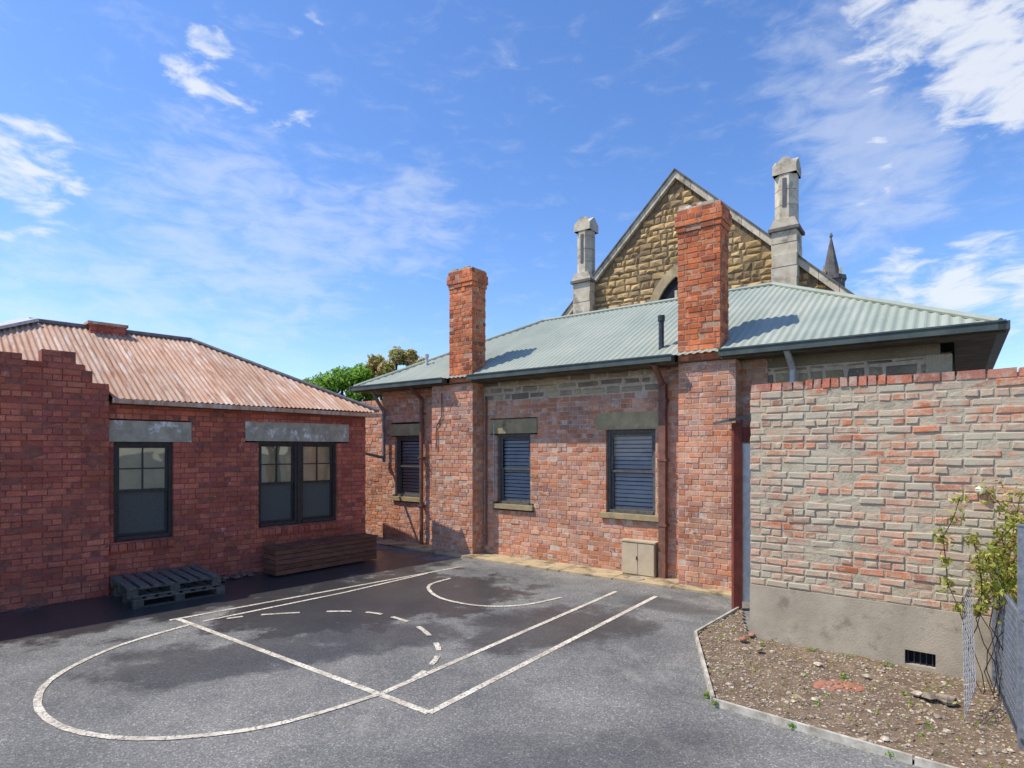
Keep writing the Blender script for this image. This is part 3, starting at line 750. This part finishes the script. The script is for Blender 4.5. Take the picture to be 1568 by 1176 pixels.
# ================================================================== CHURCH
g=group('church'); mb=MB()
GA=16.2; SL=.965
def topC(s): return GA-.1-SL*abs(s)
def inarch(s,z,w,zs,h):
    if z<zs: return abs(s)<w
    rad=(w*w+h*h)/(2*w); return abs(s)<w and math.hypot(abs(s)+rad-w,z-zs)<rad
AW,AZ,AH=1.15,8.9,2.1
bricks(mb,C,-8.6,8.9,4.0,16.1,0,bl=.56,H=.30,mort=.03,vary=.3,flem=False,rock=.09,cham=.035,jit=.035,top=topC,depth=.3,hole=lambda s,z:inarch(s,z,AW+.35,AZ,AH+.45),mi=0,mm=1)
mb.prism(C,[(-8.6,0),(8.9,0),(8.9,GA-SL*8.9),(0,GA),(-8.6,GA-SL*8.6)],-.9,-.05,1)
def archpts(w,zs,h,n=12):
    rad=(w*w+h*h)/(2*w); c=rad-w; out=[]
    a1=math.atan2(h,c)
    for k in range(n+1):
        a=a1*k/n; out.append((rad*math.cos(a)-c,zs+rad*math.sin(a)))
    return out
inn=archpts(AW,AZ,AH); outr=archpts(AW+.45,AZ,AH+.6)
for sg in (1,-1):
    for k in range(len(inn)-1):
        q=[inn[k],outr[k],outr[k+1],inn[k+1]]; mb.prism(C,[(sg*a,z) for a,z in q],-.04,.14,6)
    mb.prism(C,[(sg*AW,5),(sg*(AW+.45),5),(sg*(AW+.45),AZ),(sg*AW,AZ)],-.04,.14,6)
mb.prism(C,[(-AW,5),(AW,5)]+inn+[(-a,z) for a,z in reversed(inn[:-1])],-.04,-.005,3)
mb.box(C,-.07,.07,0,.08,5,AZ+1.4,2); 
for sg in (1,-1):
    n=11
    for k in range(n):
        s0=k*.82; s1=s0+.80
        z=lambda s:GA-SL*s
        mb.prism(C,[(sg*s0,z(s0)+.18),(sg*s1,z(s1)+.18),(sg*s1,z(s1)-.2),(sg*s0,z(s0)-.2)],-1.0,.20,2)
        mb.prism(C,[(sg*s0,z(s0)+.26),(sg*s1,z(s1)+.26),(sg*s1,z(s1)+.181),(sg*s0,z(s0)+.181)],-1.1,.28,4)
for sc,zt in ((5.22,15.5),(-5.26,15.3)):
    w=.52
    mb.box(C,sc-w-.06,sc+w+.06,-.55,.65,0,8.3,2)
    z=8.3; k=0
    while z<zt-4.0: mb.box(C,sc-w-.02*(k%2),sc+w+.02*(k%2),-.5,.6-.02*(k%2),z,z+.52,2); z+=.53; k+=1
    zb=z
    mb.box(C,sc-w-.12,sc+w+.12,-.62,.72,zb,zb+.14,4)
    mb.prism(C,[(sc-w-.1,zb+.14),(sc+w+.1,zb+.14),(sc+w-.08,zb+.55),(sc-w+.08,zb+.55)],-.55,.62,2)
    cx,cy,_=C.p(sc,.05,0); rot=math.atan2(C.u[1],C.u[0])+math.pi/8
    zz=zb+.5
    while zz<zt-.9:
        h=min(.7,zt-.85-zz); mb.loft(cx,cy,[(zz,.50),(zz+h-.02,.50)],8,rot,2); zz+=h
    mb.box(C,sc-.08,sc+.08,.51,.54,zb+1.1,zt-1.1,5)
    for fr2 in (C,Fr(C.p(sc,.05,0)[:2],(-C.n[0],-C.n[1]))):
        c0=sc if fr2 is C else 0; oo=.05 if fr2 is C else 0
        mb.prism(fr2,[(c0-.50,zt-.9),(c0+.50,zt-.9),(c0+.50,zt-.5),(c0,zt-.12),(c0-.50,zt-.5)],oo-.505,oo+.505,2)
    mb.loft(cx,cy,[(zt-.55,.5),(zt-.42,.5),(zt-.08,.16),(zt+.0,.1)],8,rot,2)
mb.prism(C,[(-8.2,0),(8.2,0),(8.2,7.7),(0,GA-.5),(-8.2,7.7)],-24,-.95,5)
cx,cy=19.0,35.0
mb.loft(cx,cy,[(0,.75),(12.2,.75),(12.2,.85),(12.45,.8),(12.5,.5),(14.8,.04),(14.85,.09),(14.95,.09),(15.1,.02)],8,0,4)
for t in range(4):
    a=t*math.pi/2+.4; mb.loft(cx+.62*math.cos(a),cy+.62*math.sin(a),[(12,.1),(12.7,.1),(13.1,.01)],4,a,2)
mb.done('stonework',[stone_church,mort_church,stone_dress,dark_room,mat_noise('dark_coping',S(120,116,108),S(88,86,82),2,.9),mat_noise('slate',S(94,96,102),S(80,82,88),3,.7),mat_noise('arch_stone',S(186,166,130),S(150,132,100),2,.9,use_rnd=.15)],g)

# ================================================================== light, sky, camera
H=Vector((-.68,-.05)); 
el=math.atan(1/H.length); az=math.atan2(H.x,H.y)
sd=Vector((H.x,H.y,1)).normalized()
sl=D.lights.new('sun','SUN'); sl.energy=5.0; sl.angle=math.radians(.5); sl.color=(1,.92,.81)
so=D.objects.new('sun',sl); scene.collection.objects.link(so); so.rotation_euler=sd.to_track_quat('Z','Y').to_euler(); so.location=(-20,0,30)
w=D.worlds.new('World'); scene.world=w; w.use_nodes=True; nt=w.node_tree; nt.nodes.clear()
out=nt.nodes.new('ShaderNodeOutputWorld'); bg=nt.nodes.new('ShaderNodeBackground'); sky=nt.nodes.new('ShaderNodeTexSky')
sky.sky_type='NISHITA'; sky.sun_disc=False; sky.sun_elevation=el; sky.sun_rotation=az%math.tau
sky.air_density=1.0; sky.dust_density=.4; sky.ozone_density=2.5
tc=nt.nodes.new('ShaderNodeTexCoord')
def dirv(px,py): return Vector(((px-784)/900,1,(688-py)/900)).normalized()
def cblob(d,ang,amt):
    vm=nt.nodes.new('ShaderNodeVectorMath'); vm.operation='DOT_PRODUCT'; lk(nt,tc.outputs['Generated'],vm.inputs[0]); vm.inputs[1].default_value=d
    mr=nt.nodes.new('ShaderNodeMapRange'); mr.interpolation_type='SMOOTHSTEP'; lk(nt,vm.outputs['Value'],mr.inputs[0])
    mr.inputs[1].default_value=math.cos(math.radians(ang)); mr.inputs[2].default_value=1; mr.inputs[3].default_value=0; mr.inputs[4].default_value=amt
    return mr.outputs[0]
mp=nt.nodes.new('ShaderNodeMapping'); mp.inputs['Scale'].default_value=(1.0,1.0,2.6); mp.inputs['Rotation'].default_value=(0,.3,0); lk(nt,tc.outputs['Generated'],mp.inputs[0])
n1=noise(nt,15,6,.6,mp.outputs[0],.4)
def cloudset(lst,lo,hi):
    tot=None
    for (x,y,ang,amt) in lst:
        c=cblob(dirv(x,y),ang,amt); tot=c if tot is None else math_(nt,'ADD',tot,c)
    return ramp(nt,math_(nt,'ADD',n1,tot),[(lo,0),(hi,1)],'EASE')
f1_=cloudset([(1500,-10,12,.17),(1555,105,6,.24),(1375,30,5,.18),(5,270,7,.26),(275,118,2.2,.22),(345,157,3,.22),(440,175,3,.22),(470,58,2.2,.16),(320,68,2.2,.2),(1335,280,4,.18),(1390,452,6,.22),(1550,440,6,.26),(610,335,3.5,.1)],.64,.92)
f2_=cloudset([(370,370,13,.28),(620,335,7,.26),(1335,285,7,.28),(1250,140,7,.16),(1440,60,14,.14),(60,480,10,.24)],.5,1.1)
f=math_(nt,'MAXIMUM',math_(nt,'MULTIPLY',f1_,.8),math_(nt,'MULTIPLY',f2_,.36))
hs=nt.nodes.new('ShaderNodeHueSaturation'); hs.inputs['Saturation'].default_value=1.15; hs.inputs['Value'].default_value=1.32; lk(nt,sky.outputs[0],hs.inputs['Color'])
tint=mix(nt,1.0,hs.outputs[0],(.92,.95,1.12),'MULTIPLY')
col=mix(nt,f,tint,(6.2,6.4,6.7))
lk(nt,col,bg.inputs[0]); bg.inputs[1].default_value=.15; lk(nt,bg.outputs[0],out.inputs[0])
cam=D.cameras.new('camera'); cam.sensor_width=36; cam.lens=36*900/1568; cam.shift_y=100/1568; cam.clip_end=2000
co=D.objects.new('camera',cam); scene.collection.objects.link(co); co.location=(0,0,2.2); co.rotation_euler=(math.pi/2,0,0); scene.camera=co
scene.view_settings.view_transform='Standard'; scene.view_settings.look='None'; scene.view_settings.exposure=0
